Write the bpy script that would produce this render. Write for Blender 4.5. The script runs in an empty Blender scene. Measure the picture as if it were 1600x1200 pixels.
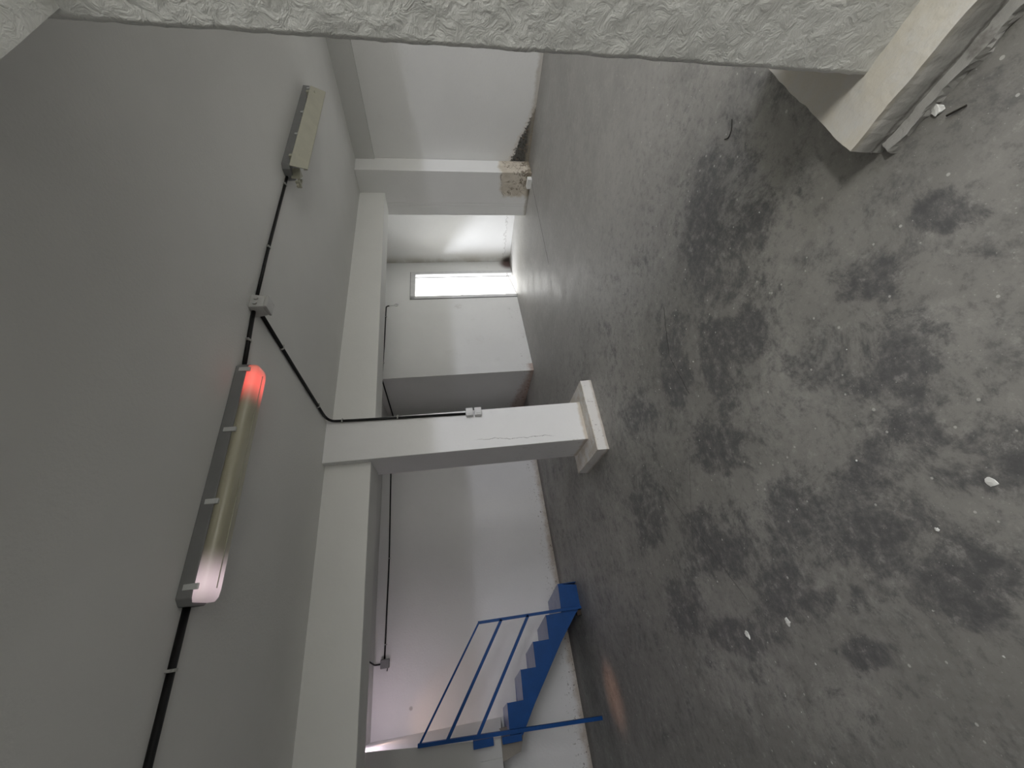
import bpy, bmesh, math, random
from mathutils import Vector, Matrix, noise
random.seed(7)
S = bpy.context.scene
COL = S.collection
# ------------------------------------------------------------------ camera
cam_d = bpy.data.cameras.new('camera'); cam = bpy.data.objects.new('camera', cam_d); COL.objects.link(cam)
cam_d.sensor_width = 36; cam_d.sensor_fit = 'HORIZONTAL'; cam_d.lens = 604.84/1600*36
cam_d.clip_start = .02; cam_d.clip_end = 200
wX = (-.1312523, -.86087038, .49160453); wY = (-.10072919, .50490903, .85727504); wZ = (-.98621826, .0630004, -.15298525)
r_ = Vector((wX[0], wY[0], wZ[0])); d_ = Vector((wX[1], wY[1], wZ[1])); f_ = Vector((wX[2], wY[2], wZ[2]))
m = Matrix.Identity(4)
for i in range(3): m[i][0] = r_[i]; m[i][1] = -d_[i]; m[i][2] = -f_[i]
m.translation = (0, 0, 1.5)
cam.matrix_world = m
S.camera = cam
# ------------------------------------------------------------------ world, lights, exposure
S.view_settings.view_transform = 'Standard'; S.view_settings.look = 'None'; S.view_settings.gamma = 1
S.view_settings.use_curve_mapping = False; S.view_settings.exposure = 1.05
W = bpy.data.worlds.new('world'); S.world = W; W.use_nodes = True
bg = W.node_tree.nodes['Background']; bg.inputs[0].default_value = (1, .985, .935, 1); bg.inputs[1].default_value = 1.9

def sun(name, d, e, ang, col):
    l = bpy.data.lights.new(name, 'SUN'); l.energy = e; l.angle = math.radians(ang); l.color = col
    o = bpy.data.objects.new(name, l); COL.objects.link(o)
    o.rotation_euler = Vector(d).to_track_quat('-Z', 'Y').to_euler(); return o
def area(name, loc, d, sx, sy, e, col):
    l = bpy.data.lights.new(name, 'AREA'); l.shape = 'RECTANGLE'; l.size = sx; l.size_y = sy; l.energy = e; l.color = col
    o = bpy.data.objects.new(name, l); COL.objects.link(o); o.location = loc
    o.rotation_euler = Vector(d).to_track_quat('-Z', 'Y').to_euler(); return o
def spot(name, loc, d, e, col, ang, blend, rad=.03):
    l = bpy.data.lights.new(name, 'SPOT'); l.energy = e; l.color = col; l.spot_size = math.radians(ang); l.spot_blend = blend; l.shadow_soft_size = rad
    o = bpy.data.objects.new(name, l); COL.objects.link(o); o.location = loc
    o.rotation_euler = Vector(d).to_track_quat('-Z', 'Y').to_euler(); return o
area('low_daylight', (3.6, -7.0, 3.05), (-.08, 1, -.06), 6.0, .05, 130, (.84, .86, 1))     # bright strip of sky over the yard, cut off by the garage lintel
area('door_daylight', (3.75, 8.65, 5.06), (2.3, -2.4, -3.2), 3.2, .2, 330, (.88, .91, 1))          # light falling in through the far door
area('ceiling_lamp_behind', (.70, -2.1, 2.6), (0, .45, -1), .7, .35, 19, (1, .99, .93))
area('door_skylight', (6.15, 6.9, 1.5), (0, -1, -.05), 1.1, 2.2, 15, (.95, .97, 1))     # sky beyond the far door
pl_ = bpy.data.lights.new('stair_lamp_bulb', 'POINT'); pl_.energy = 2.5; pl_.color = (1, .83, .98); pl_.shadow_soft_size = .04
po_ = bpy.data.objects.new('stair_lamp_bulb', pl_); COL.objects.link(po_); po_.location = (-1.02, 6.0, 2.775)
spot('stair_lamp_warm', (-1.13, 6.20, 2.79), (-.02, .42, -1), 3.0, (1, .60, .38), 70, .7)
spot('stair_lamp_beam', (-.95, 5.97, 2.77), (-.03, -.80, -2.77), 45, (1, .50, .30), 15, 1, .07)

# ------------------------------------------------------------------ node helper
class E:
    def __init__(s, nt, k): s.nt = nt; s.k = k
    def op(s, o, b=None, c=None, clamp=False):
        n = s.nt.nodes.new('ShaderNodeMath'); n.operation = o; n.use_clamp = clamp
        for i, v in enumerate((s, b, c)):
            if v is None: continue
            if isinstance(v, E): s.nt.links.new(v.k, n.inputs[i])
            else: n.inputs[i].default_value = v
        return E(s.nt, n.outputs[0])
    def __add__(s, b): return s.op('ADD', b)
    def __sub__(s, b): return s.op('SUBTRACT', b)
    def __mul__(s, b): return s.op('MULTIPLY', b)
    def mx(s, b): return s.op('MAXIMUM', b)
    def mn(s, b): return s.op('MINIMUM', b)
    def ab(s): return s.op('ABSOLUTE')
    def inv(s): return (s*-1)+1
    def step(s, a, b):    # smoothstep a..b -> 0..1
        n = s.nt.nodes.new('ShaderNodeMapRange'); n.interpolation_type = 'SMOOTHSTEP'
        s.nt.links.new(s.k, n.inputs[0])
        if a <= b:
            n.inputs[1].default_value = a; n.inputs[2].default_value = b
        else:
            n.inputs[1].default_value = b; n.inputs[2].default_value = a; n.inputs[3].default_value = 1; n.inputs[4].default_value = 0
        return E(s.nt, n.outputs[0])
class Mat:
    def __init__(s, name, rough=.8, metal=0, spec=.3):
        s.m = bpy.data.materials.new(name); s.m.use_nodes = True; s.nt = s.m.node_tree
        s.b = s.nt.nodes['Principled BSDF']; s.b.inputs['Roughness'].default_value = rough
        s.b.inputs['Metallic'].default_value = metal; s.b.inputs['Specular IOR Level'].default_value = spec
        g = s.nt.nodes.new('ShaderNodeNewGeometry'); s.pos = g.outputs['Position']
        sep = s.nt.nodes.new('ShaderNodeSeparateXYZ'); s.nt.links.new(s.pos, sep.inputs[0])
        s.x, s.y, s.z = (E(s.nt, sep.outputs[i]) for i in range(3))
    def vec(s, sc=(1, 1, 1), rot=0):
        n = s.nt.nodes.new('ShaderNodeMapping'); s.nt.links.new(s.pos, n.inputs[0]); n.inputs['Scale'].default_value = sc
        n.inputs['Rotation'].default_value = (0, 0, rot); return n.outputs[0]
    def noise(s, scale, detail=4, rough=.6, v=None, dist=0):
        n = s.nt.nodes.new('ShaderNodeTexNoise'); s.nt.links.new(v or s.pos, n.inputs['Vector'])
        n.inputs['Scale'].default_value = scale; n.inputs['Detail'].default_value = detail; n.inputs['Roughness'].default_value = rough
        n.inputs['Distortion'].default_value = dist; return E(s.nt, n.outputs['Fac'])
    def voro(s, scale, v=None, feat='F1', rnd=1):
        n = s.nt.nodes.new('ShaderNodeTexVoronoi'); n.feature = feat; s.nt.links.new(v or s.pos, n.inputs['Vector'])
        n.inputs['Scale'].default_value = scale; n.inputs['Randomness'].default_value = rnd
        return E(s.nt, n.outputs['Distance'])
    def mix(s, fac, a, b):
        n = s.nt.nodes.new('ShaderNodeMix'); n.data_type = 'RGBA'
        if isinstance(fac, E): s.nt.links.new(fac.k, n.inputs[0])
        else: n.inputs[0].default_value = fac
        for i, v in ((6, a), (7, b)):
            if isinstance(v, tuple): n.inputs[i].default_value = (*v, 1)
            else: s.nt.links.new(v, n.inputs[i])
        return n.outputs[2]
    def color(s, c):
        if isinstance(c, tuple): s.b.inputs['Base Color'].default_value = (*c, 1)
        else: s.nt.links.new(c, s.b.inputs['Base Color'])
        return s
    def bump(s, h, strength=.3, dist=.01):
        n = s.nt.nodes.new('ShaderNodeBump'); n.inputs['Strength'].default_value = strength; n.inputs['Distance'].default_value = dist
        s.nt.links.new(h.k, n.inputs['Height']); s.nt.links.new(n.outputs[0], s.b.inputs['Normal']); return s
def simple(name, col, rough=.5, metal=0, spec=.4, bump=None):
    M_ = Mat(name, rough, metal, spec)
    v = M_.noise(9, 4); M_.color(M_.mix(v.step(.3, .75), tuple(c*.9 for c in col), col))
    if bump: M_.bump(M_.noise(bump[0], 4), bump[1], bump[2])
    return M_.m

WHITE = (.76, .76, .745)
def plaster(name, col=WHITE, stains=None, bscale=38, bstr=.35):
    p = Mat(name, .82, 0, .2)
    n = p.noise(1.1, 5, .6); n2 = p.noise(7, 5, .65)
    c = p.mix(n.step(.3, .7), tuple(k*.955 for k in col), col)
    c = p.mix((n2.step(.60, .78))*.12, c, (.52, .50, .46))
    if stains: c = stains(p, c)
    p.color(c); p.bump(p.noise(bscale, 5, .6) + p.noise(5, 3)*.8, bstr, .006)
    return p.m
def near(p, x, y, z, r):   # soft blob mask
    d = (p.x-x)*(p.x-x) + (p.y-y)*(p.y-y) + (p.z-z)*(p.z-z)
    return d.op('SQRT') * (1/r)
def dirt_base(p, c):
    n = p.noise(6, 5, .7)
    k = (p.z + n*-.22).step(.02, -.12)
    c = p.mix(k*.75, c, (.36, .29, .22))
    n3 = p.noise(30, 4, .7)
    sp = n3.step(.60, .64) * (p.z + n*-.3).step(.15, -.05)
    return p.mix(sp*.8, c, (.14, .12, .10))
def far_st(p, c):
    c = dirt_base(p, c)
    w = p.noise(2.4, 6, .7, dist=1.5)
    cr = (w + -.5).ab().step(.006, .0)*p.z.step(2.2, .3)
    c = p.mix(cr*.16, c, (.88, .86, .84))
    # small dark mark near the stair door
    return p.mix(near(p, -1.02, 6.8, 2.32, .035).step(1, .5)*.5, c, (.2, .17, .16))
def right_st(p, c):
    n = p.noise(7, 6, .75); n4 = p.noise(34, 4, .75)
    # black mould spreading up from the floor toward the pilaster, damp tan around it
    h = (p.y + -2.80)*.38 + (n4 + -.5)*.17 + (n + -.5)*.12
    k = (h - p.z).step(-.01, .02)
    c = p.mix((h - p.z + n*.09).step(-.03, .04)*.45, c, (.56, .50, .42))
    d = p.noise(16, 4, .75)
    c = p.mix(k*.92, c, p.mix((d + p.z*.5).step(.42, .54), (.14, .10, .065), (.055, .055, .05)))
    c = p.mix(k*p.noise(28, 3, .7).step(.52, .6)*.7, c, (.03, .026, .02))
    k2 = (p.z + n*-.12).step(.03, -.03)
    c = p.mix(k2*.55, c, (.38, .34, .28))
    sp = p.noise(40, 4, .8).step(.64, .67)*p.z.step(.35, .1)
    return p.mix(sp*.6, c, (.2, .19, .17))
def pil_st(p, c):
    n = p.noise(6, 5, .7); n2 = p.noise(3.2, 3, .5)
    # tan damp plaster where the paint has come away; rounded outline, higher on the near corner
    d = p.z + (p.y + -3.72).ab()*.42 + n2*.30 + n*.10
    k = d.step(.80, .72)*(p.y + n*.2).step(4.20, 4.12)
    c = p.mix(k*.85, c, p.mix(n.step(.35, .65), (.46, .40, .31), (.60, .54, .44)))
    rim = (d + -.75).ab().step(.018, .0)*(p.y + n*.2).step(4.20, 4.12)*n.step(.44, .52)*p.y.step(3.66, 3.68)
    c = p.mix(rim*.75, c, (.16, .13, .10))
    rim2 = (p.noise(5.5, 2, .5, dist=.6) + -.5).ab().step(.018, .0)*k*p.z.step(.5, .4)*p.z.step(.02, .12)
    c = p.mix(rim2*.75, c, (.15, .12, .09))
    b = (p.noise(15, 5, .75) + p.z*-.75).step(.40, .48)*p.y.step(4.0, 3.75)
    c = p.mix(b*.8, c, (.10, .075, .045))
    return p.mix((p.z + n*-.1).step(.02, -.03)*.6, c, (.28, .24, .18))
def recess_st(p, c):
    n = p.noise(9, 6, .75)
    pl = (p.z + n*.28).step(.30, .27)
    ed = (p.z + n*.28 + -.285).ab().step(.012, 0)
    c = p.mix(pl*.35, c, (.66, .65, .63)); c = p.mix(ed*.6, c, (.25, .23, .21))
    cor = p.y.step(6.05, 6.33); c = p.mix(cor*p.noise(3, 4).step(.3, .6)*.55, c, (.42, .38, .30))
    bb = near(p, 6.9, 6.33, .02, .22).step(1.0, .4); return p.mix(bb*.85, c, (.05, .03, .025))
def door_st(p, c):
    n = p.noise(14, 5, .75)
    band = (p.x + -6.8).ab().step(.3, .1)
    c = p.mix(near(p, 6.85, 6.3, .05, .25).step(1, .3)*.9, c, (.10, .05, .04))
    chips = n.step(.64, .665)*(p.z).step(.30, .12)*p.x.step(3.5, 3.9)*p.x.step(5.6, 5.3)
    c = p.mix(chips*.85, c, (.16, .15, .14))
    sm = p.noise(3.2, 4, .7).step(.57, .72)*p.z.step(2.0, 1.3); c = p.mix(sm*.22, c, (.55, .53, .49))
    return p.mix(near(p, 5.45, 6.14, 1.28, .12).step(1, .2)*p.noise(20, 4).step(.4, .6)*.4, c, (.45, .42, .38))
def box_st(p, c):
    c = dirt_base(p, c)
    n = p.noise(5, 5, .7); k = (p.z + (p.y + -6.0)*-.16 + n*-.25).step(.02, -.12)
    c = p.mix(k*.7, c, (.46, .34, .29))
    sp = p.noise(18, 5, .75).step(.57, .62)*(p.z + (p.y + -6.0)*-.33).step(.0, -.08)
    return p.mix(sp*.85, c, (.20, .12, .09))
def col_st(p, c):
    # crack down the front face near its left edge and scuffs on the side
    w = p.noise(4, 5, .7)
    cr = (p.x + w*-.10 + -1.395 + (p.z*-.04)).ab().step(.0035, .0012)*p.z.step(.45, .55)*p.z.step(1.35, 1.2)*p.y.step(3.74, 3.73)
    c = p.mix(cr*.75, c, (.18, .16, .15))
    sc = p.noise(11, 5, .75).step(.58, .66)*p.z.step(1.1, .7)*p.x.step(1.42, 1.40)
    c = p.mix(sc*.35, c, (.36, .34, .32))
    gr = (p.z + p.noise(12, 4)*-.05).step(.15, .11)*.7
    return p.mix(gr, c, (.50, .43, .33))
def foot_st(p, c):
    n = p.noise(9, 5, .7)
    c = p.mix(p.z.step(.105, .12)*n.step(.35, .6)*.55, c, (.55, .48, .37))
    c = p.mix((p.z + n*-.05).step(.01, -.02)*.6, c, (.40, .33, .25))
    return p.mix(p.noise(34, 4, .7, v=p.vec((1, 1, .4))).step(.62, .66)*.6, c, (.30, .27, .24))
def nfoot_st(p, c):
    n = p.noise(8, 5, .7)
    c = p.mix(p.z.step(.10, .12)*n.step(.3, .65)*.5, c, (.66, .60, .48))
    g = (p.z + n*-.06).step(.075, .035)
    c = p.mix(g*.75, c, (.34, .335, .32))
    ln = (p.z + n*-.05 + -.015).ab().step(.01, .0)
    return p.mix(ln*.7, c, (.14, .13, .12))

M = {}
M['wall_far'] = plaster('plaster_far', (.74, .735, .73), far_st)
M['wall_right'] = plaster('plaster_right', WHITE, right_st)
M['pilaster'] = plaster('plaster_pilaster', WHITE, pil_st)
M['recess'] = plaster('plaster_recess', WHITE, recess_st)
M['door_wall'] = plaster('plaster_door_wall', WHITE, door_st)
M['box'] = plaster('plaster_box_side', WHITE, box_st)
M['wall'] = plaster('plaster_plain')
M['ceiling'] = plaster('plaster_ceiling', (.70, .70, .68), None, 60, .25)
M['grey_wall'] = plaster('grey_plaster', (.50, .50, .485))  # darker grey base than the other walls, for the upper wall
M['shade_paint'] = plaster('shade_toned_plaster', (.60, .60, .58))  # shade on the shallow wall beam put into a greyer base colour
M['beam'] = plaster('plaster_beam', (.75, .75, .725))
M['column'] = plaster('plaster_column', (.78, .78, .775), col_st)
M['footing'] = plaster('plaster_footing', (.74, .725, .70), foot_st, 22, .6)
M['near_foot'] = plaster('plaster_near_footing', (.67, .655, .615), nfoot_st, 22, .7)
# rough thrown plaster of the near column
p = Mat('rough_plaster', .8, 0, .25)
v = p.vec((1, 1, 1))
n1 = p.noise(26, 6, .62, dist=.7); n2 = p.noise(75, 4, .6)
p.color(p.mix(p.noise(3, 5).step(.3, .7), (.76, .765, .735), (.84, .845, .815)))
p.bump(n1.step(.3, .75)*.8 + n2*.3, .55, .008); M['rough'] = p.m

# smooth power-floated concrete; worn dark and pale patches lie where the trowel and wheels left them (x, y, inverse axes)
DARK = [(0.094, 1.564, -2.163, -3.028, -4.351, 0.967), (0.056, 1.341, -4.0, -6.0, -7.0, 2.0), (-0.068, 1.858, -2.475, -3.96, -7.921, 0.66), (0.179, 2.394, -2.112, -3.017, -5.43, 0.814), (0.606, 1.988, -2.471, -3.176, -6.303, 2.101), (-0.303, 2.379, -1.923, -2.885, -12.363, -0.687), (-0.156, 3.008, -2.783, -3.827, -6.494, 0.0), (0.549, 3.072, -2.45, -3.538, -3.293, 0.798), (1.065, 1.432, -7.031, -9.375, -5.58, 4.464), (0.637, 1.08, -2.308, -3.462, -6.923, 4.615), (0.852, 0.897, -5.0, -7.5, -7.895, 7.895), (0.838, 0.588, -6.667, -11.111, -10.417, 13.889), (0.2, 0.884, -7.895, -10.526, -11.483, 2.871), (0.135, 0.941, -4.891, -8.152, -18.634, 4.658), (0.293, 1.125, -6.061, -7.576, -9.091, 3.636), (1.665, 1.274, -2.071, -2.762, -1.726, 2.244), (1.3, 2.058, -3.612, -4.967, -3.251, 2.348), (-0.121, 1.188, -4.0, -6.667, -10.0, 0.0), (-0.336, 1.664, -5.952, -8.333, -23.81, 0.0), (1.029, 1.659, -3.509, -5.263, -3.801, 2.632), (1.193, 2.74, -2.459, -2.951, -4.457, 2.152)]
PALE = [(1.165, 1.169, -5.618, -7.865, -3.371, 3.852), (0.923, 1.291, -6.061, -9.697, -4.848, 4.242), (0.23, 1.831, -4.155, -5.54, -5.742, 1.435), (0.643, 1.526, -2.597, -4.156, -4.762, 2.381), (0.825, 1.358, -4.202, -6.723, -3.782, 2.521), (-0.072, 1.339, -8.333, -12.5, -10.0, 0.0), (-0.155, 1.545, -5.0, -7.5, -17.857, 0.0), (-0.539, 2.695, -1.587, -2.268, -5.556, -0.794), (0.01, 2.752, -4.762, -6.548, -4.286, 0.357), (0.541, 0.8, -5.172, -8.621, -8.276, 6.207), (-0.564, 2.112, -1.773, -2.837, -6.915, -1.064), (3.593, 2.031, -0.77, -0.91, -0.859, 1.464), (2.572, 1.686, -0.844, -1.161, -1.108, 1.601), (2.304, 2.678, -0.833, -1.061, -1.563, 1.42)]
p = Mat('concrete_floor', .5, 0, .45)
big = p.noise(.75, 6, .65, dist=.2); mid = p.noise(3.2, 8, .74, dist=.15); fine = p.noise(17, 7, .74)
wx = (p.noise(2.6, 6, .7) + -.5); wy = (p.noise(2.9, 6, .7, v=p.vec((1, 1, 1), 1.1)) + -.5)
pn = p.noise(3.4, 10, .80, dist=.35)
def patches(L, lim):
    out = None
    for x, y, a, b_, c_, d_ in L:
        u = (p.x-x)*a + (p.y-y)*b_ + wx*2.6; v = (p.x-x)*c_ + (p.y-y)*d_ + wy*2.6
        k = (u*u + v*v).step(2.6, .1)
        out = k if out is None else out.mx(k)
    return (out*lim + pn)
dkf = patches(DARK, .15); dk = dkf.step(.50, .66); pl = (patches(PALE, .12)).step(.54, .66)
dk = dk*p.x.step(3.6, 1.6)
streak = p.noise(2.2, 6, .7, v=p.vec((1, .28, 1), .5)); grit = p.noise(130, 4, .7); spk = p.noise(48, 6, .8)
c = p.mix(big.step(.32, .68), (.235, .228, .212), (.345, .335, .312))
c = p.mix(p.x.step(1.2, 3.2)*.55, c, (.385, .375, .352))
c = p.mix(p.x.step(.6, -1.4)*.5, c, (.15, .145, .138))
c = p.mix(pl*.45, c, (.42, .41, .38))
c = p.mix(dk*(fine.step(.35, .6)*.35 + .55), c, (.095, .095, .098))
c = p.mix(mid.step(.53, .68)*p.x.step(3.5, 1.2)*.5, c, (.11, .11, .112))
c = p.mix(mid.step(.44, .28)*.4, c, (.44, .43, .40))
near_m = p.x.step(3.6, 1.8)*.7 + .3
c = p.mix(fine.step(.50, .66)*.5*near_m, c, (.11, .11, .11))
c = p.mix(fine.step(.45, .32)*.4, c, (.47, .46, .43))
c = p.mix(spk.step(.58, .72)*.28*near_m, c, (.10, .10, .10))
c = p.mix(spk.step(.42, .30)*.22, c, (.52, .51, .48))
c = p.mix(streak.step(.60, .72)*.25, c, (.46, .45, .43))
c = p.mix(grit.step(.60, .75)*.22, c, (.5, .49, .47))
c = p.mix(grit.step(.40, .25)*.22, c, (.08, .08, .08))
far_dk = (p.y - p.x*.055).step(6.55, 6.85); c = p.mix(far_dk*.6, c, (.07, .06, .055))  # floor darkens toward the foot of the far wall
# pale specks and crumbs of plaster trodden into the surface
vs = p.voro(15); sz = p.noise(5, 3); sp = (vs + sz*-.20 + fine*.07).step(.012, -.004)
c = p.mix(sp*.8, c, (.58, .57, .54))
vs2 = p.voro(46); sp2 = (vs2 + p.noise(3, 3)*-.19 + fine*.06).step(.02, .0)
c = p.mix(sp2*.55, c, (.50, .49, .46))
# curved crack and the long joint toward the door
def seg(p, a, b, w, wob=.02):
    ax, ay = a; bx, by = b; L = math.hypot(bx-ax, by-ay); ux, uy = (bx-ax)/L, (by-ay)/L
    t = (p.x-ax)*ux + (p.y-ay)*uy; d = (p.x-ax)*(-uy) + (p.y-ay)*ux + (p.noise(5, 4) + -.5)*wob*2
    return d.ab().step(w, w*.3)*t.step(-.02, .02)*t.step(L+.02, L-.02)
for a, b, w, s in (((6.3, 3.72), (4.2, 3.90), .014, .8), ((1.66, 1.95), (1.35, 2.10), .008, .8), ((1.35, 2.10), (1.02, 2.05), .006, .7),
                   ((.62, 2.75), (-.15, 2.25), .005, .5), ((.75, 2.25), (.2, 2.6), .004, .5)):
    c = p.mix(seg(p, a, b, w)*s, c, (.045, .043, .04))
# pattern of small diamonds pressed into the dark skin near the camera
ch = 95
u = ((p.x + p.y)*ch).op('SINE'); w_ = ((p.x - p.y)*ch).op('SINE'); dia = (u*w_).step(-.2, .6)
dm = p.noise(1.9, 3, .5).step(.50, .60)*p.y.step(1.9, 1.4)*p.x.step(1.3, 1.0)
c = p.mix(dia*dm*.32, c, (.30, .30, .28))
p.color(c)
rg = mid.step(.35, .7)*.14 + .46
p.nt.links.new(rg.k, p.b.inputs['Roughness'])
p.bump(fine*.5 + mid*.8 + dia*dm*.15 + grit*.12, .22, .01)
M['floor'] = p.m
# blue gloss paint
p = Mat('blue_paint', .45, 0, .25)
p.color(p.mix(p.noise(7, 5, .7).step(.35, .75), (.003, .052, .20), (.004, .062, .235))); p.bump(p.noise(14, 3), .15, .004); M['blue'] = p.m
p = Mat('blue_tread_sheen', .30, 0, .6)
p.color(p.mix(p.noise(5, 5, .7).step(.3, .7), (.09, .13, .30), (.20, .23, .36))); M['tread'] = p.m  # light reflected on the treads painted in as a paler blue
M['cable'] = simple('black_rubber', (.006, .006, .006), .45, 0, .3)
M['clip'] = simple('white_plastic_clip', (.42, .42, .40), .45)
M['housing'] = simple('grey_lamp_housing', (.20, .20, .20), .5)
M['cream'] = simple('cream_plastic', (.46, .45, .36), .4)
M['steelclip'] = simple('pale_clip', (.55, .56, .55), .35)
M['greybox'] = simple('grey_junction_plastic', (.50, .50, .485), .5)
M['switch'] = simple('pale_switch_plastic', (.60, .60, .59), .45)
M['frame'] = simple('white_door_frame', (.70, .70, .70), .4)
M['chip'] = simple('white_plaster_crumb', (.8, .8, .77), .8)
M['twig'] = simple('dark_wood_splinter', (.03, .026, .02), .8)
M['concrete'] = plaster('bare_concrete', (.26, .24, .21), None, 20, .6)
M['ground'] = simple('pale_paving', (.75, .75, .73), .8)
M['rust'] = simple('dark_rust', (.05, .035, .025), .8)

# lamp diffuser: milky plastic, lit from inside only where the tube ends glow
def diffuser(name, glows):
    p = Mat(name, .28, 0, .5)
    p.color((.42, .40, .30)); em = None; col = None
    for x, r, cc, s in glows:
        g = (p.x - x).ab().step(r, 0); g = g*g*s
        mixc = p.mix(0.0, cc, cc)
        n = p.nt.nodes.new('ShaderNodeVectorMath'); n.operation = 'SCALE'; n.inputs[0].default_value = cc; p.nt.links.new(g.k, n.inputs['Scale'])
        if col is None: col = n.outputs[0]
        else:
            a = p.nt.nodes.new('ShaderNodeVectorMath'); a.operation = 'ADD'; p.nt.links.new(col, a.inputs[0]); p.nt.links.new(n.outputs[0], a.inputs[1]); col = a.outputs[0]
    if col is not None:
        p.nt.links.new(col, p.b.inputs['Emission Color']); p.b.inputs['Emission Strength'].default_value = 1
    return p.m
M['diff_on'] = diffuser('glowing_diffuser', ((1.36, .21, (1, .09, .08), .5), (.27, .20, (.80, .62, .68), .35)))
M['diff_off'] = diffuser('unlit_diffuser', ())

# ------------------------------------------------------------------ mesh helpers
def mesh_obj(name, bm, mat, parent=None, smooth=False, bev=0):
    bmesh.ops.recalc_face_normals(bm, faces=bm.faces)
    off = Vector((0, 0, 0))
    if parent is not None:
        q = parent
        while q is not None: off += q.location; q = q.parent
    else:
        lo = Vector([min(v.co[i] for v in bm.verts) for i in range(3)]); hi = Vector([max(v.co[i] for v in bm.verts) for i in range(3)])
        off = Vector(((lo.x+hi.x)/2, (lo.y+hi.y)/2, lo.z))
    for v in bm.verts: v.co -= off
    me = bpy.data.meshes.new(name); bm.to_mesh(me); bm.free()
    o = bpy.data.objects.new(name, me); COL.objects.link(o); me.materials.append(mat)
    if parent is not None: o.parent = parent
    else: o.location = off
    if smooth:
        for f in me.polygons: f.use_smooth = True
    if bev:
        b = o.modifiers.new('bevel', 'BEVEL'); b.width = bev; b.segments = 2; b.limit_method = 'ANGLE'
    return o
def box(bm, a, b, sh=0):   # a,b opposite corners
    x0, y0, z0 = a; x1, y1, z1 = b
    v = [bm.verts.new(c) for c in ((x0, y0, z0), (x1, y0, z0), (x1, y1, z0), (x0, y1, z0), (x0, y0, z1), (x1, y0, z1), (x1, y1, z1), (x0, y1, z1))]
    for f in ((0, 3, 2, 1), (4, 5, 6, 7), (0, 1, 5, 4), (1, 2, 6, 5), (2, 3, 7, 6), (3, 0, 4, 7)): bm.faces.new([v[i] for i in f])
    return v
def hexa(bm, bot, top):
    v = [bm.verts.new(c) for c in list(bot)+list(top)]; n = len(bot)
    bm.faces.new(v[:n][::-1]); bm.faces.new(v[n:])
    for i in range(n): j = (i+1) % n; bm.faces.new((v[i], v[j], v[n+j], v[n+i]))
def B(*boxes):
    bm = bmesh.new()
    for a, b in boxes: box(bm, a, b)
    return bm
def tube(bm, pts, r, seg=10, square=False):
    pts = [Vector(q) for q in pts]; rings = []
    n = 4 if square else seg
    for i, q in enumerate(pts):
        t = (pts[min(i+1, len(pts)-1)]-pts[max(i-1, 0)]).normalized()
        up = Vector((0, 0, 1)) if abs(t.z) < .9 else Vector((0, 1, 0))
        s = t.cross(up).normalized(); u_ = s.cross(t)
        rr = r*math.sqrt(2) if square else r
        rings.append([bm.verts.new(q + (s*math.cos(a) + u_*math.sin(a))*rr) for a in [2*math.pi*(k+.5)/n for k in range(n)]])
    for a, b in zip(rings, rings[1:]):
        for k in range(n): bm.faces.new((a[k], a[(k+1) % n], b[(k+1) % n], b[k]))
    bm.faces.new(rings[0][::-1]); bm.faces.new(rings[-1])
def smoothpath(pts, rad=.06, n=5):
    out = [Vector(pts[0])]
    for a, b, c in zip(pts, pts[1:], pts[2:]):
        a, b, c = Vector(a), Vector(b), Vector(c)
        r1 = min(rad, (a-b).length*.45); r2 = min(rad, (c-b).length*.45)
        p0 = b+(a-b).normalized()*r1; p1 = b+(c-b).normalized()*r2
        for k in range(n+1):
            t = k/n; out.append(p0*(1-t)**2 + b*2*t*(1-t) + p1*t*t)
    out.append(Vector(pts[-1])); return out
def thing(name, label, cat, loc, group=None):
    o = bpy.data.objects.new(name, None); COL.objects.link(o); o.location = loc; o.empty_display_size = .1
    o['label'] = label; o['category'] = cat
    if group: o['group'] = group
    return o
def tag(o, label, cat, group=None):
    o['label'] = label; o['category'] = cat
    if group: o['group'] = group
    return o
def struct(name, bm, mat, label=None):
    o = mesh_obj(name, bm, mat); o['kind'] = 'structure'
    if label: o['label'] = label
    return o

# ------------------------------------------------------------------ setting
CZ = 2.765
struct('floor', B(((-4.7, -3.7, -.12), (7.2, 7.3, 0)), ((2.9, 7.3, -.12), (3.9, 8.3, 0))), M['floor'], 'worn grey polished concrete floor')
bm = B(((-4.7, -3.7, CZ), (7.2, 4.25, 3.0)), ((-4.7, 4.25, 2.83), (3.9, 8.3, 3.0)), ((3.9, 4.25, 2.83), (7.2, 6.5, 3.0)))
struct('ceiling', bm, M['ceiling'], 'off-white plastered ceiling')
# right wall, its recess behind the pilaster
struct('wall_right', B(((6.35, -3.7, 0), (6.6, 3.70, CZ))), M['wall_right'], 'white plaster wall with black mould at its foot')
struct('wall_recess', B(((6.93, 3.9, 0), (7.15, 6.34, 2.83))), M['recess'], 'white recessed wall beside the bright door')
struct('wall_recess_return', B(((6.30, 4.20, 0), (6.93, 4.40, 2.83))), M['wall'])
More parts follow.
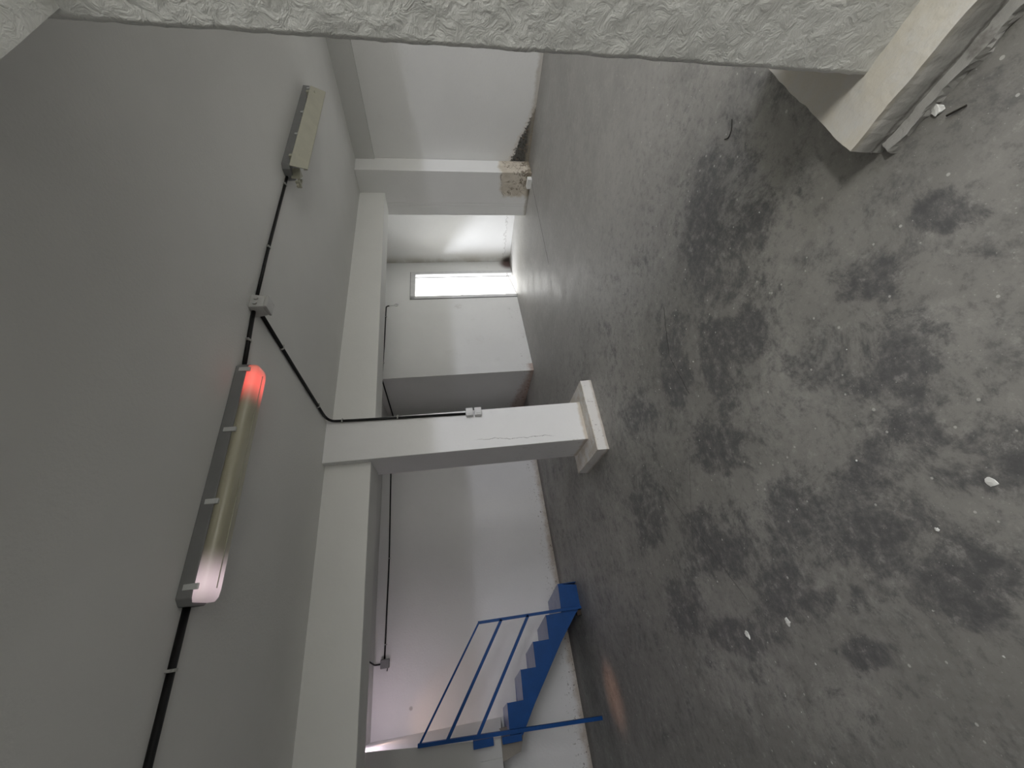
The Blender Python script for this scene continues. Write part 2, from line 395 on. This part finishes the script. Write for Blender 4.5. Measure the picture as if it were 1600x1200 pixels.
# door wall: plane y = 5.93 + .12 (x - 3.67)
def dy(x): return 5.93 + .12*(x-3.67)
def dslab(bm, x0, x1, z0, z1, y0=0, y1=.1):
    hexa(bm, [(x0, dy(x0)+y0, z0), (x1, dy(x1)+y0, z0), (x1, dy(x1)+y1, z0), (x0, dy(x0)+y1, z0)],
         [(x0, dy(x0)+y0, z1), (x1, dy(x1)+y0, z1), (x1, dy(x1)+y1, z1), (x0, dy(x0)+y1, z1)])
bm = bmesh.new()
dslab(bm, 3.67, 5.70, 0, 2.83); dslab(bm, 6.57, 7.15, 0, 2.83); dslab(bm, 5.70, 6.57, 2.235, 2.83)
struct('wall_door', bm, M['door_wall'], 'white plaster wall holding the bright doorway')
struct('wall_box', B(((3.665, 5.93, 0), (3.82, 8.2, 2.83))), M['box'], 'shaded side of the boxed-out white wall')
def fy(x): return 6.87 + .055*x
bm = bmesh.new()
hexa(bm, [(-4.7, fy(-4.7), 0), (3.10, fy(3.10), 0), (3.10, 7.35, 0), (-4.7, 7.35, 0)], [(-4.7, fy(-4.7), 2.83), (3.10, fy(3.10), 2.83), (3.10, 7.35, 2.83), (-4.7, 7.35, 2.83)])
struct('wall_far', bm, M['wall_far'], 'dim white plaster wall behind the blue stairs')
struct('wall_alcove', B(((2.95, 8.05, 0), (3.665, 8.25, 2.83)), ((2.95, 7.35, 0), (3.10, 8.05, 2.83))), M['box'], 'back of the dark alcove beside the boxed wall')
struct('wall_left', B(((-4.7, -3.5, 0), (-4.5, 6.7, 2.83))), M['wall'])
struct('wall_back', B(((-4.5, -3.7, 0), (-.35, -3.5, CZ)), ((5.6, -3.7, 0), (6.35, -3.5, CZ)), ((-.35, -3.7, 2.64), (5.6, -3.5, CZ))), M['wall'])
# upper wall block beside the stair head, its edge leaning slightly
bm = bmesh.new()
fr = [(-1.18, 2.83), (-1.240, 2.107), (-1.284, 1.513), (-1.312, 1.20)]
bk = [(-1.289, 2.83), (-1.289, 2.107), (-1.289, 1.513), (-1.289, 1.13)]
fv = [bm.verts.new((x, 5.90, z)) for x, z in fr]; bv = [bm.verts.new((x, 6.80, z)) for x, z in bk]
fl = [bm.verts.new((-4.5, 5.90, z)) for z in (2.83, 1.20)]; bl = [bm.verts.new((-4.5, 6.70, z)) for z in (2.83, 1.20)]
bm.faces.new([fl[0]]+fv+[fl[1]]); bm.faces.new([bl[0]]+bv+[bl[1]])
for i in range(3): bm.faces.new((fv[i], fv[i+1], bv[i+1], bv[i]))
bm.faces.new((fv[3], fl[1], bl[1], bv[3])); bm.faces.new((fv[0], bv[0], bl[0], fl[0])); bm.faces.new((fl[0], bl[0], bl[1], fl[1]))
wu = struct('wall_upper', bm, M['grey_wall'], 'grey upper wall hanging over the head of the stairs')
wu.data.materials.append(M['wall'])                     # return facing the stairs takes the plain white plaster
for f in wu.data.polygons:
    if abs(f.normal.x) > .7 and f.center.x > 0: f.material_index = 1
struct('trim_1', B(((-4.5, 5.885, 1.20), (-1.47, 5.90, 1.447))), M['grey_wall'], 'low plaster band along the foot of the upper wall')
bm = bmesh.new()
hexa(bm, [(-1.46, 5.93, .98), (-1.30, 5.93, .93), (-1.28, 6.3, .94), (-1.46, 6.3, 1.0)], [(-1.52, 5.93, 1.2), (-1.318, 5.93, 1.2), (-1.30, 6.3, 1.2), (-1.52, 6.3, 1.2)])
struct('trim_2', bm, M['concrete'], 'rough concrete edge under the stair landing')
struct('ground', B(((-30, -30, -.3), (30, 30, -.13))), M['ground'], 'pale ground outside')

# beams and pilaster
bm = bmesh.new()
hexa(bm, [(-4.5, 3.82, 2.335), (1.40, 3.80, 2.335), (1.40, 4.16, 2.335), (-4.5, 4.0, 2.335)], [(-4.5, 3.82, 2.80), (1.40, 3.80, 2.80), (1.40, 4.16, 2.80), (-4.5, 4.0, 2.80)])
tag(mesh_obj('ceiling_beam', bm, M['beam'], bev=.006), 'white plastered ceiling beam from the column toward the blue stairs', 'beam')
bm = bmesh.new()
hexa(bm, [(1.83, 3.875, 2.328), (6.05, 4.02, 2.378), (6.05, 4.36, 2.378), (1.83, 4.19, 2.328)], [(1.83, 3.875, 2.80), (6.05, 4.02, 2.80), (6.05, 4.36, 2.80), (1.83, 4.19, 2.80)])
tag(mesh_obj('ceiling_beam', bm, M['beam'], bev=.006), 'white plastered ceiling beam from the column to the stained pilaster', 'beam')
bm = B(((6.305, -3.5, 2.478), (6.352, 3.645, 2.78)))
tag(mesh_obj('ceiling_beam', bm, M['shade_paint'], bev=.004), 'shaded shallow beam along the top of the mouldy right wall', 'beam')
bm = B(((6.02, 3.64, 0), (6.345, 4.195, CZ-.001)), ((6.02, 4.195, 0), (6.298, 4.249, CZ-.001)), ((6.02, 4.249, 0), (6.298, 4.43, 2.829)))
tag(mesh_obj('pilaster', bm, M['pilaster'], bev=.008), 'white wall pilaster with tan peeling damp stain at its foot', 'pilaster')

# ------------------------------------------------------------------ centre column
t = thing('concrete_column', 'white square concrete column with black cable and switch, standing mid-floor on a footing', 'column', (1.61, 3.9, 0))
bm = bmesh.new()
hexa(bm, [(1.400, 3.70, .118), (1.838, 3.70, .118), (1.838, 4.22, .118), (1.400, 4.22, .118)], [(1.395, 3.715, 2.80), (1.835, 3.715, 2.80), (1.835, 4.215, 2.80), (1.395, 4.215, 2.80)])
mesh_obj('shaft', bm, M['column'], t, bev=.006)
def rough_block(lo, hi, step, amp, sc, round_=0):
    """box with a dense surface, faces pushed in and out a little by noise"""
    bm = bmesh.new(); lo = Vector(lo); hi = Vector(hi); d = hi-lo
    n = [max(1, int(round(d[i]/step))) for i in range(3)]; vd = {}
    def V(i, j, k):
        key = (i, j, k)
        if key not in vd: vd[key] = bm.verts.new((lo.x+d.x*i/n[0], lo.y+d.y*j/n[1], lo.z+d.z*k/n[2]))
        return vd[key]
    for a in range(n[0]):
        for b in range(n[1]):
            for k in (0, n[2]): bm.faces.new((V(a, b, k), V(a+1, b, k), V(a+1, b+1, k), V(a, b+1, k)))
    for a in range(n[0]):
        for b in range(n[2]):
            for k in (0, n[1]): bm.faces.new((V(a, k, b), V(a+1, k, b), V(a+1, k, b+1), V(a, k, b+1)))
    for a in range(n[1]):
        for b in range(n[2]):
            for k in (0, n[0]): bm.faces.new((V(k, a, b), V(k, a+1, b), V(k, a+1, b+1), V(k, a, b+1)))
    for v in bm.verts:
        q = v.co
        dv = Vector((noise.noise(q*sc), noise.noise(q*sc+Vector((9, 3, 1))), noise.noise(q*sc+Vector((2, 8, 5)))*.3))
        dv += .5*Vector((noise.noise(q*sc*2.7), noise.noise(q*sc*2.7+Vector((5, 3, 1))), 0))
        v.co = q + dv*amp
    return bm
bm = rough_block((1.208, 3.52, 0), (2.005, 4.285, .121), .03, .006, 7)
mesh_obj('footing', bm, M['footing'], t)
t2 = thing('concrete_column', 'rough-plastered white column close to the camera on a chipped footing', 'column', (1.55, .2, 0))
bm = rough_block((1.318, -.03, .115), (1.76, .452, 2.79), .012, .0028, 24)
# lean: the face comes slightly toward the camera at the top
mesh_obj('shaft', bm, M['rough'], t2, smooth=True)
bm = rough_block((1.165, -.20, 0), (1.93, .61, .128), .02, .006, 9)
mesh_obj('footing', bm, M['near_foot'], t2)
bm = rough_block((1.128, -.20, 0), (1.17, .585, .030), .014, .014, 17)
for v in bm.verts: v.co.z = max(0, v.co.z)
mesh_obj('mortar_edge', bm, M['near_foot'], t2)
bm = rough_block((-4.5, -.03, 2.335), (6.3, .432, 2.80), .12, .004, 5)
tag(mesh_obj('ceiling_beam', bm, M['rough']), 'pale ceiling beam overhead at the corner of the picture, above the near column', 'beam')

# ------------------------------------------------------------------ doorway
dr = bpy.data.objects.new('door_1', None); COL.objects.link(dr); dr.location = (6.13, dy(6.13), 0); dr['kind'] = 'structure'; dr['label'] = 'narrow white-framed door glowing with daylight'
bm = bmesh.new()
dslab(bm, 5.70, 5.775, 0, 2.235, -.02, .10); dslab(bm, 6.49, 6.57, 0, 2.235, -.02, .10); dslab(bm, 5.70, 6.57, 2.137, 2.235, -.02, .10)
mesh_obj('door_frame', bm, M['frame'], dr, bev=.004)
bm = bmesh.new(); dslab(bm, 5.69, 5.70, 0, 2.245, -.012, .05); dslab(bm, 6.57, 6.58, 0, 2.245, -.012, .05); dslab(bm, 5.70, 6.57, 2.235, 2.245, -.012, .05)
mesh_obj('frame_shadow_gap', bm, M['housing'], dr)  # dark strips standing in for the shadow gap round the frame
bm = bmesh.new(); dslab(bm, 6.405, 6.437, .02, 2.137, .02, .06)
mesh_obj('mullion', bm, M['frame'], dr)
bm = bmesh.new(); dslab(bm, 5.775, 5.785, 1.13, 1.21, -.01, .03); dslab(bm, 5.785, 5.815, 1.16, 1.18, .0, .02)
mesh_obj('door_handle', bm, M['steelclip'], dr)
bm = bmesh.new(); tube(bm, smoothpath([(6.47, dy(6.47)-.01, .12), (6.12, dy(6.1)-.03, .06), (5.79, dy(5.8)-.03, .01)]), .005)
tube(bm, [(6.44, dy(6.44)-.01, .13), (5.98, dy(6.0)-.01, .16)], .003)
mesh_obj('pull_cord', bm, M['rust'], dr)

# ------------------------------------------------------------------ stairs
st = thing('staircase', 'blue painted steel staircase with handrail against the far wall', 'staircase', (-.55, 6.3, 0))
Y0 = 5.825; Y1 = 6.74; SK = -.20       # near stringer, far stringer, how far the far side is shifted
prof = [(.165, .250), (-.170, .268), (-.172, .478), (-.437, .486), (-.437, .694), (-.697, .700), (-.697, .892), (-.990, .900), (-.990, 1.094), (-1.30, 1.10),
        (-1.30, .95), (-1.23, .900), (-1.045, .770), (-.491, .337), (-.215, .090), (-.13, .0), (.125, .0)]
def plate(y, dx, th=.008):
    bm = bmesh.new(); hexa(bm, [(x+dx, y, z) for x, z in prof], [(x+dx, y+th, z) for x, z in prof]); return bm
mesh_obj('stringer', plate(Y0, 0), M['blue'], st)
mesh_obj('stringer', plate(Y1, SK), M['blue'], st)
steps = [(.165, -.172, .255), (-.172, -.437, .480), (-.437, -.697, .694), (-.697, -.990, .892), (-.990, -1.30, 1.094)]
prev = 0.0
for k, (xa, xb, z) in enumerate(steps):
    bm = bmesh.new(); th = .006
    hexa(bm, [(xb, Y0+.008, z-th), (xa+.004, Y0+.008, z-th), (xa+.004+SK, Y1, z-th), (xb+SK, Y1, z-th)], [(xb, Y0+.008, z), (xa+.004, Y0+.008, z), (xa+.004+SK, Y1, z), (xb+SK, Y1, z)])
    o = mesh_obj('tread', bm, M['tread'], st); o['label'] = 'blue tread, reflected light in its paler colour'
    bm = bmesh.new(); zz = prev + (.012 if k else 0)
    hexa(bm, [(xa-.008, Y0+.008, zz), (xa, Y0+.008, zz), (xa+SK, Y1, zz), (xa-.008+SK, Y1, zz)], [(xa-.008, Y0+.008, z-.003), (xa, Y0+.008, z-.003), (xa+SK, Y1, z-.003), (xa-.008+SK, Y1, z-.003)])
    mesh_obj('riser', bm, M['blue'], st); prev = z
for b_, t_, r in (((-.142, 5.80, 0), (-.138, 5.80, 1.365), .017), ((-1.285, 5.80, 0), (-1.205, 5.80, 2.125), .018)):
    bm = bmesh.new(); tube(bm, [b_, t_], r, square=True); mesh_obj('post', bm, M['blue'], st)
for a, b, r in (((-.138, 5.80, 1.355), (-1.209, 5.80, 2.112), .011), ((-.14, 5.80, 1.065), (-1.222, 5.80, 1.811), .017), ((-.14, 5.80, .715), (-1.238, 5.80, 1.470), .017)):
    bm = bmesh.new(); tube(bm, [a, b], r, square=True); mesh_obj('rail', bm, M['blue'], st)
bm = B(((-1.335, 5.80, 1.29), (-1.262, 5.884, 1.52))); mesh_obj('bracket', bm, M['blue'], st, bev=.004)
bm = B(((-1.345, 5.81, .965), (-1.28, 5.90, 1.19))); mesh_obj('bracket', bm, M['blue'], st, bev=.004)
bm = B(((-.235, 5.84, 0), (-.17, 5.93, .055))); mesh_obj('foot_block', bm, M['rust'], st, bev=.006)

# ------------------------------------------------------------------ ceiling lamps
CX = [0]
def lamp(x0, x1, y, label, mat, group):
    t = thing('fluorescent_lamp', label, 'lamp', ((x0+x1)/2, y, CZ), None)
    bm = bmesh.new(); w = .078; c = .03; zt, zb = CZ, CZ-.062
    o8 = [(x0, y-w+c), (x0+c, y-w), (x1-c, y-w), (x1, y-w+c), (x1, y+w-c), (x1-c, y+w), (x0+c, y+w), (x0, y+w-c)]
    hexa(bm, [(px, y+(py-y)*.95, zb) for px, py in o8], [(px, py, zt) for px, py in o8])
    mesh_obj('lamp_housing', bm, M['housing'], t, bev=.004)
    return t
def diffuser_mesh(x0, x1, y):
    bm = bmesh.new(); n = 10; prof = []
    w = .070; h = .058; zb = CZ-.062
    for k in range(n+1):
        a = math.pi*k/n; ca, sa = math.cos(a), math.sin(a)
        prof.append((y-w*math.copysign(abs(ca)**.45, ca), zb-h*abs(sa)**.55))
    xs = [(x0+.012, .80), (x0+.03, .95), (x0+.06, 1), (x1-.06, 1), (x1-.03, .95), (x1-.012, .80)]
    rings = [[bm.verts.new((x, y+(py-y)*(s if s < 1 else 1), zb+(pz-zb)*s)) for py, pz in prof] for x, s in xs]
    for a, b in zip(rings, rings[1:]):
        for k in range(n): bm.faces.new((a[k], a[k+1], b[k+1], b[k]))
    bm.faces.new(rings[0]); bm.faces.new(rings[-1][::-1])
    for r0, r1 in zip(rings, rings[1:]): bm.faces.new((r0[0], r1[0], r1[-1], r0[-1]))
    return bm
L1 = lamp(.185, 1.475, 2.17, 'closed fluorescent ceiling lamp glowing red at one end and white at the other', None, None)
o = mesh_obj('lamp_diffuser', diffuser_mesh(.185, 1.475, 2.17), M['diff_on'], L1, smooth=True)
bm = bmesh.new(); box(bm, (.25, 2.1675, CZ-.1228), (1.41, 2.1725, CZ-.117)); mesh_obj('diffuser_seam', bm, M['cream'], o)
for x in (.26, .64, 1.03, 1.42):
    for s in (-1, 1):
        y0 = 2.17+s*.074; bm = B(((x-.013, y0-.006, CZ-.075), (x+.013, y0+.006, CZ-.02)), ((x-.013, y0-.010*(1+s)/2-.003+(-.004 if s < 0 else .009), CZ-.082), (x+.013, y0+.008, CZ-.070)))
        mesh_obj('lamp_clip', bm, M['steelclip'], L1, bev=.002)
L2 = lamp(3.33, 4.72, 2.07, 'open fluorescent lamp without cover or tube on the ceiling near the right wall', None, None)
A_, B_, C_, D_ = (3.22, 1.925, CZ-.108), (4.55, 1.935, CZ-.108), (4.72, 2.055, CZ-.190), (3.355, 2.035, CZ-.190)
up = lambda q: (q[0], q[1]+.004, q[2]+.006)
bm = bmesh.new(); hexa(bm, [A_, B_, C_, D_], [up(A_), up(B_), up(C_), up(D_)])
mesh_obj('reflector_plate', bm, M['cream'], L2)
bm = bmesh.new(); hexa(bm, [D_, C_, (4.73, 2.075, CZ-.185), (3.37, 2.055, CZ-.185)], [(D_[0], D_[1], D_[2]+.03), (C_[0], C_[1], C_[2]+.03), (4.73, 2.075, CZ-.15), (3.37, 2.055, CZ-.15)])
mesh_obj('diffuser_lip', bm, M['diff_off'], L2)
for xs_ in (3.42, 4.50): mesh_obj('reflector_spacer', B(((xs_, 1.965, CZ-.14), (xs_+.03, 2.06, CZ-.060))), M['cream'], L2)
for x in (3.47, 3.80, 4.17, 4.62):
    bm = B(((x-.012, 1.985, CZ-.078), (x+.012, 1.999, CZ-.045)), ((x-.008, 1.978, CZ-.086), (x+.008, 1.994, CZ-.070))); mesh_obj('lamp_clip', bm, M['steelclip'], L2, bev=.002)
bm = bmesh.new(); hexa(bm, [(3.30, 2.09, CZ-.12), (3.39, 2.05, CZ-.12), (3.39, 2.12, CZ-.12)], [(3.31, 2.09, CZ-.05), (3.39, 2.05, CZ-.05), (3.39, 2.14, CZ-.05)])
box(bm, (3.24, 2.11, CZ-.105), (3.33, 2.125, CZ-.092)); box(bm, (3.27, 2.09, CZ-.12), (3.285, 2.15, CZ-.085)); box(bm, (3.31, 2.14, CZ-.11), (3.38, 2.155, CZ-.075))
mesh_obj('tube_holder', bm, M['cream'], L2)
# wall lamp tucked behind the beam over the stair head
t = thing('stair_lamp', 'small round ceiling lamp hidden above the head of the blue stairs', 'lamp', (-1.13, 6.08, 2.83))
bm = bmesh.new(); bmesh.ops.create_cone(bm, cap_ends=True, segments=20, radius1=.03, radius2=.04, depth=.02, matrix=Matrix.Translation((-1.13, 6.08, 2.82))); mesh_obj('lamp_base', bm, M['frame'], t)

# ------------------------------------------------------------------ cables
def cable(label, paths, clips, r=.011, rad=.08, cat='cable', clipn=(1, 0, 0)):
    c0 = paths[0][0]; t = thing('electrical_cable', label, cat, c0)
    bm = bmesh.new()
    for q in paths: tube(bm, smoothpath(q, rad), r)
    mesh_obj('cable_sheath', bm, M['cable'], t, smooth=True)
    for (q, ax, nrm) in clips:     # ring across the cable
        bm = bmesh.new(); q = Vector(q); ax = Vector(ax).normalized()
        tube(bm, [q-ax*.006, q+ax*.006], r*1.35, 10); s = ax.cross(Vector(nrm)).normalized()
        n_ = Vector(nrm).normalized(); tube(bm, [q+s*r*1.7-n_*r*.9, q+s*r*1.7+n_*r*.5], .006, 6)
        mesh_obj('cable_clip', bm, M['clip'], t)
    return t
zc = CZ-.013
cable('thick black ceiling cable running from the white-glowing lamp end out of the picture', [[(-4.4, 2.17, zc), (.19, 2.17, zc)]], [((-.05, 2.17, zc), (1, 0, 0), (0, 0, 1))], .016)
cable('short black ceiling cable between the lit lamp and the junction box', [[(1.47, 2.15, zc), (1.88, 2.105, zc)]], [((1.66, 2.13, zc), (1, 0, 0), (0, 0, 1))], .013)
cable('black ceiling cable from the junction box to the open lamp', [[(1.98, 2.10, zc), (2.43, 2.09, zc), (3.335, 2.092, zc)]], [((2.47, 2.09, zc), (1, 0, 0), (0, 0, 1)), ((3.22, 2.093, zc), (1, 0, 0), (0, 0, 1))], .011)
cy = 3.692
cable('black cable bending from the ceiling junction box down the column to its switch',
      [[(1.935, 2.14, zc), (1.875, 2.95, zc), (1.825, cy, zc), (1.815, cy, 2.60), (1.795, cy+.003, 1.38)]],
      [((1.905, 2.55, zc), (-.05, 1, 0), (0, 0, 1)), ((1.845, 3.40, zc), (-.05, 1, 0), (0, 0, 1)), ((1.815, cy, 2.61), (0, 0, 1), (0, -1, 0)), ((1.807, cy, 2.07), (0, 0, 1), (0, -1, 0))], .0135, .16)
y6 = lambda x: dy(x)-.010
cable('thin black cable along the top of the door wall, ending in a short drop', [[(3.655, y6(3.67), 2.69), (4.5, y6(4.5), 2.69), (5.50, y6(5.5), 2.705), (5.515, y6(5.51), 2.645)]],
      [((4.02, y6(4.02), 2.69), (1, .12, 0), (0, -1, 0)), ((5.2, y6(5.2), 2.70), (1, .12, 0), (0, -1, 0))], .0115, .06)
fyc = lambda x: fy(x)-.010
cable('thin black cable high on the far wall, leading to the wall junction box',
      [[(3.655, 5.95, 2.69), (3.655, 8.04, 2.75), (3.11, 8.04, 2.72), (3.11, fyc(3.1)-.002, 2.70), (2.9, fyc(2.9), 2.69), (.9, fyc(.9), 2.665), (-.42, fyc(-.42), 2.685)]],
      [((.9, fyc(.9), 2.665), (1, 0, 0), (0, -1, 0)), ((-.25, fyc(-.25), 2.68), (1, 0, 0), (0, -1, 0))], .0115, .04)
cable('short curved cable from the wall junction box up onto the ceiling', [[(-.475, fyc(-.475), 2.73), (-.475, fyc(-.475), 2.815), (-.35, 6.2, 2.817)]], [], .010, .04)
# hook ring on the end of the door wall cable
bm = bmesh.new(); ctr = Vector((5.53, y6(5.53)-.005, 2.51))
tube(bm, [ctr+Vector((math.cos(a)*.028, 0, math.sin(a)*.035)) for a in [2*math.pi*k/16 for k in range(17)]], .006, 6)
tube(bm, [ctr+Vector((0, 0, .03)), (5.517, y6(5.52), 2.64)], .005, 6)
tag(mesh_obj('hook', bm, M['frame'], smooth=True), 'small white ring hook hanging at the cable end beside the door', 'hook')

# junction boxes and switch
t = thing('junction_box', 'pale grey square junction box on the ceiling between the two lamps', 'junction box', (1.93, 2.11, CZ))
bm = bmesh.new(); hexa(bm, [(1.885, 2.065, CZ-.085), (1.975, 2.065, CZ-.085), (1.975, 2.155, CZ-.085), (1.885, 2.155, CZ-.085)], [(1.875, 2.055, CZ), (1.985, 2.055, CZ), (1.985, 2.165, CZ), (1.875, 2.165, CZ)])
mesh_obj('box_body', bm, M['greybox'], t, bev=.005)
bm = B(((1.882, 2.062, CZ-.105), (1.978, 2.158, CZ-.086))); mesh_obj('box_lid', bm, M['greybox'], t, bev=.005)
for x in (1.91, 1.95):
    bm = bmesh.new(); tube(bm, [(x, 2.063, CZ-.035), (x, 2.050, CZ-.035)], .014, 12); mesh_obj('cable_gland', bm, M['greybox'], t)
t = thing('junction_box', 'grey junction box high on the far wall above the stairs', 'junction box', (-.475, fy(-.475), 2.62))
bm = B(((-.53, fy(-.5)-.045, 2.615), (-.42, fy(-.42), 2.735))); mesh_obj('box_body', bm, M['housing'], t, bev=.008)
bm = B(((-.525, fy(-.5)-.052, 2.62), (-.425, fy(-.42)-.045, 2.73))); mesh_obj('box_lid', bm, M['housing'], t, bev=.004)
bm = bmesh.new(); tube(bm, [(-.53, fyc(-.5)-.01, 2.64), (-.565, fyc(-.5)-.015, 2.645)], .006); mesh_obj('wire_stub', bm, M['cable'], t)
t = thing('light_switch', 'pair of pale grey square switch boxes on the column front', 'switch', (1.795, 3.70, 1.21))
for z0, z1 in ((1.301, 1.375), (1.212, 1.286)):
    o = mesh_obj('switch_box', B(((1.758, 3.655, z0), (1.842, 3.702, z1))), M['switch'], t, bev=.004)
    mesh_obj('rocker', B(((1.775, 3.650, z0+.014), (1.825, 3.656, z1-.014))), M['switch'], o, bev=.002)

# ------------------------------------------------------------------ debris
def crumb(x, y, s, label, mat='chip', name='plaster_crumb', cat='debris', z=0, fl=.4, group=None):
    bm = bmesh.new(); bmesh.ops.create_icosphere(bm, subdivisions=2, radius=s)
    for v in bm.verts:
        q = v.co.copy(); v.co = q*(1+.9*noise.noise(q*(1.4/s)+Vector((x*7, y*3, 0)))); v.co.z *= fl
    lo = min(v.co.z for v in bm.verts)
    for v in bm.verts: v.co += Vector((x, y, z-lo*.9))
    return tag(mesh_obj(name, bm, M[mat]), label, cat, group)
bm = rough_block((5.93, 3.70, 0), (6.015, 3.86, .07), .03, .006, 12)
tag(mesh_obj('plaster_block', bm, M['chip']), 'small white plaster block on the floor below the peeling pilaster', 'debris')
crumb(-.24, 2.01, .016, 'larger white plaster flake on the dark floor patch, nearer the camera', fl=.2)
crumb(-.305, 2.36, .016, 'jagged white plaster flake beyond the larger one on the dark floor', fl=.25)
crumb(.03, 1.157, .006, 'tiny white crumb on the dark floor in the lower right of the picture')
crumb(.123, .95, .012, 'pale flat plaster smear on the floor near the picture edge', fl=.1)
crumb(1.118, .455, .015, 'pale broken flake lying against the side of the near column footing', fl=.3)
for i in range(26):
    x = random.uniform(-.8, 2.6); y = random.uniform(.9, 3.4)
    if 1.1 < x < 2.1 and y > 3.3: continue
    crumb(x, y, random.uniform(.002, .0045), 'tiny pale plaster crumb scattered on the grey floor', group='tiny crumbs scattered over the floor')
bm = bmesh.new(); tube(bm, [(1.055, .414, .005), (1.078, .452, .007)], .0028, 6)
tag(mesh_obj('wood_splinter', bm, M['twig']), 'thin dark wood splinter on the floor beside the near footing', 'debris')
bm = bmesh.new(); tube(bm, smoothpath([(1.99, .90, .003), (1.95, .93, .003), (1.94, .965, .003), (1.965, .985, .003)], .02), .0022, 6)
tag(mesh_obj('wire_hook', bm, M['twig']), 'small curved dark wire on the floor beyond the near column footing', 'debris')
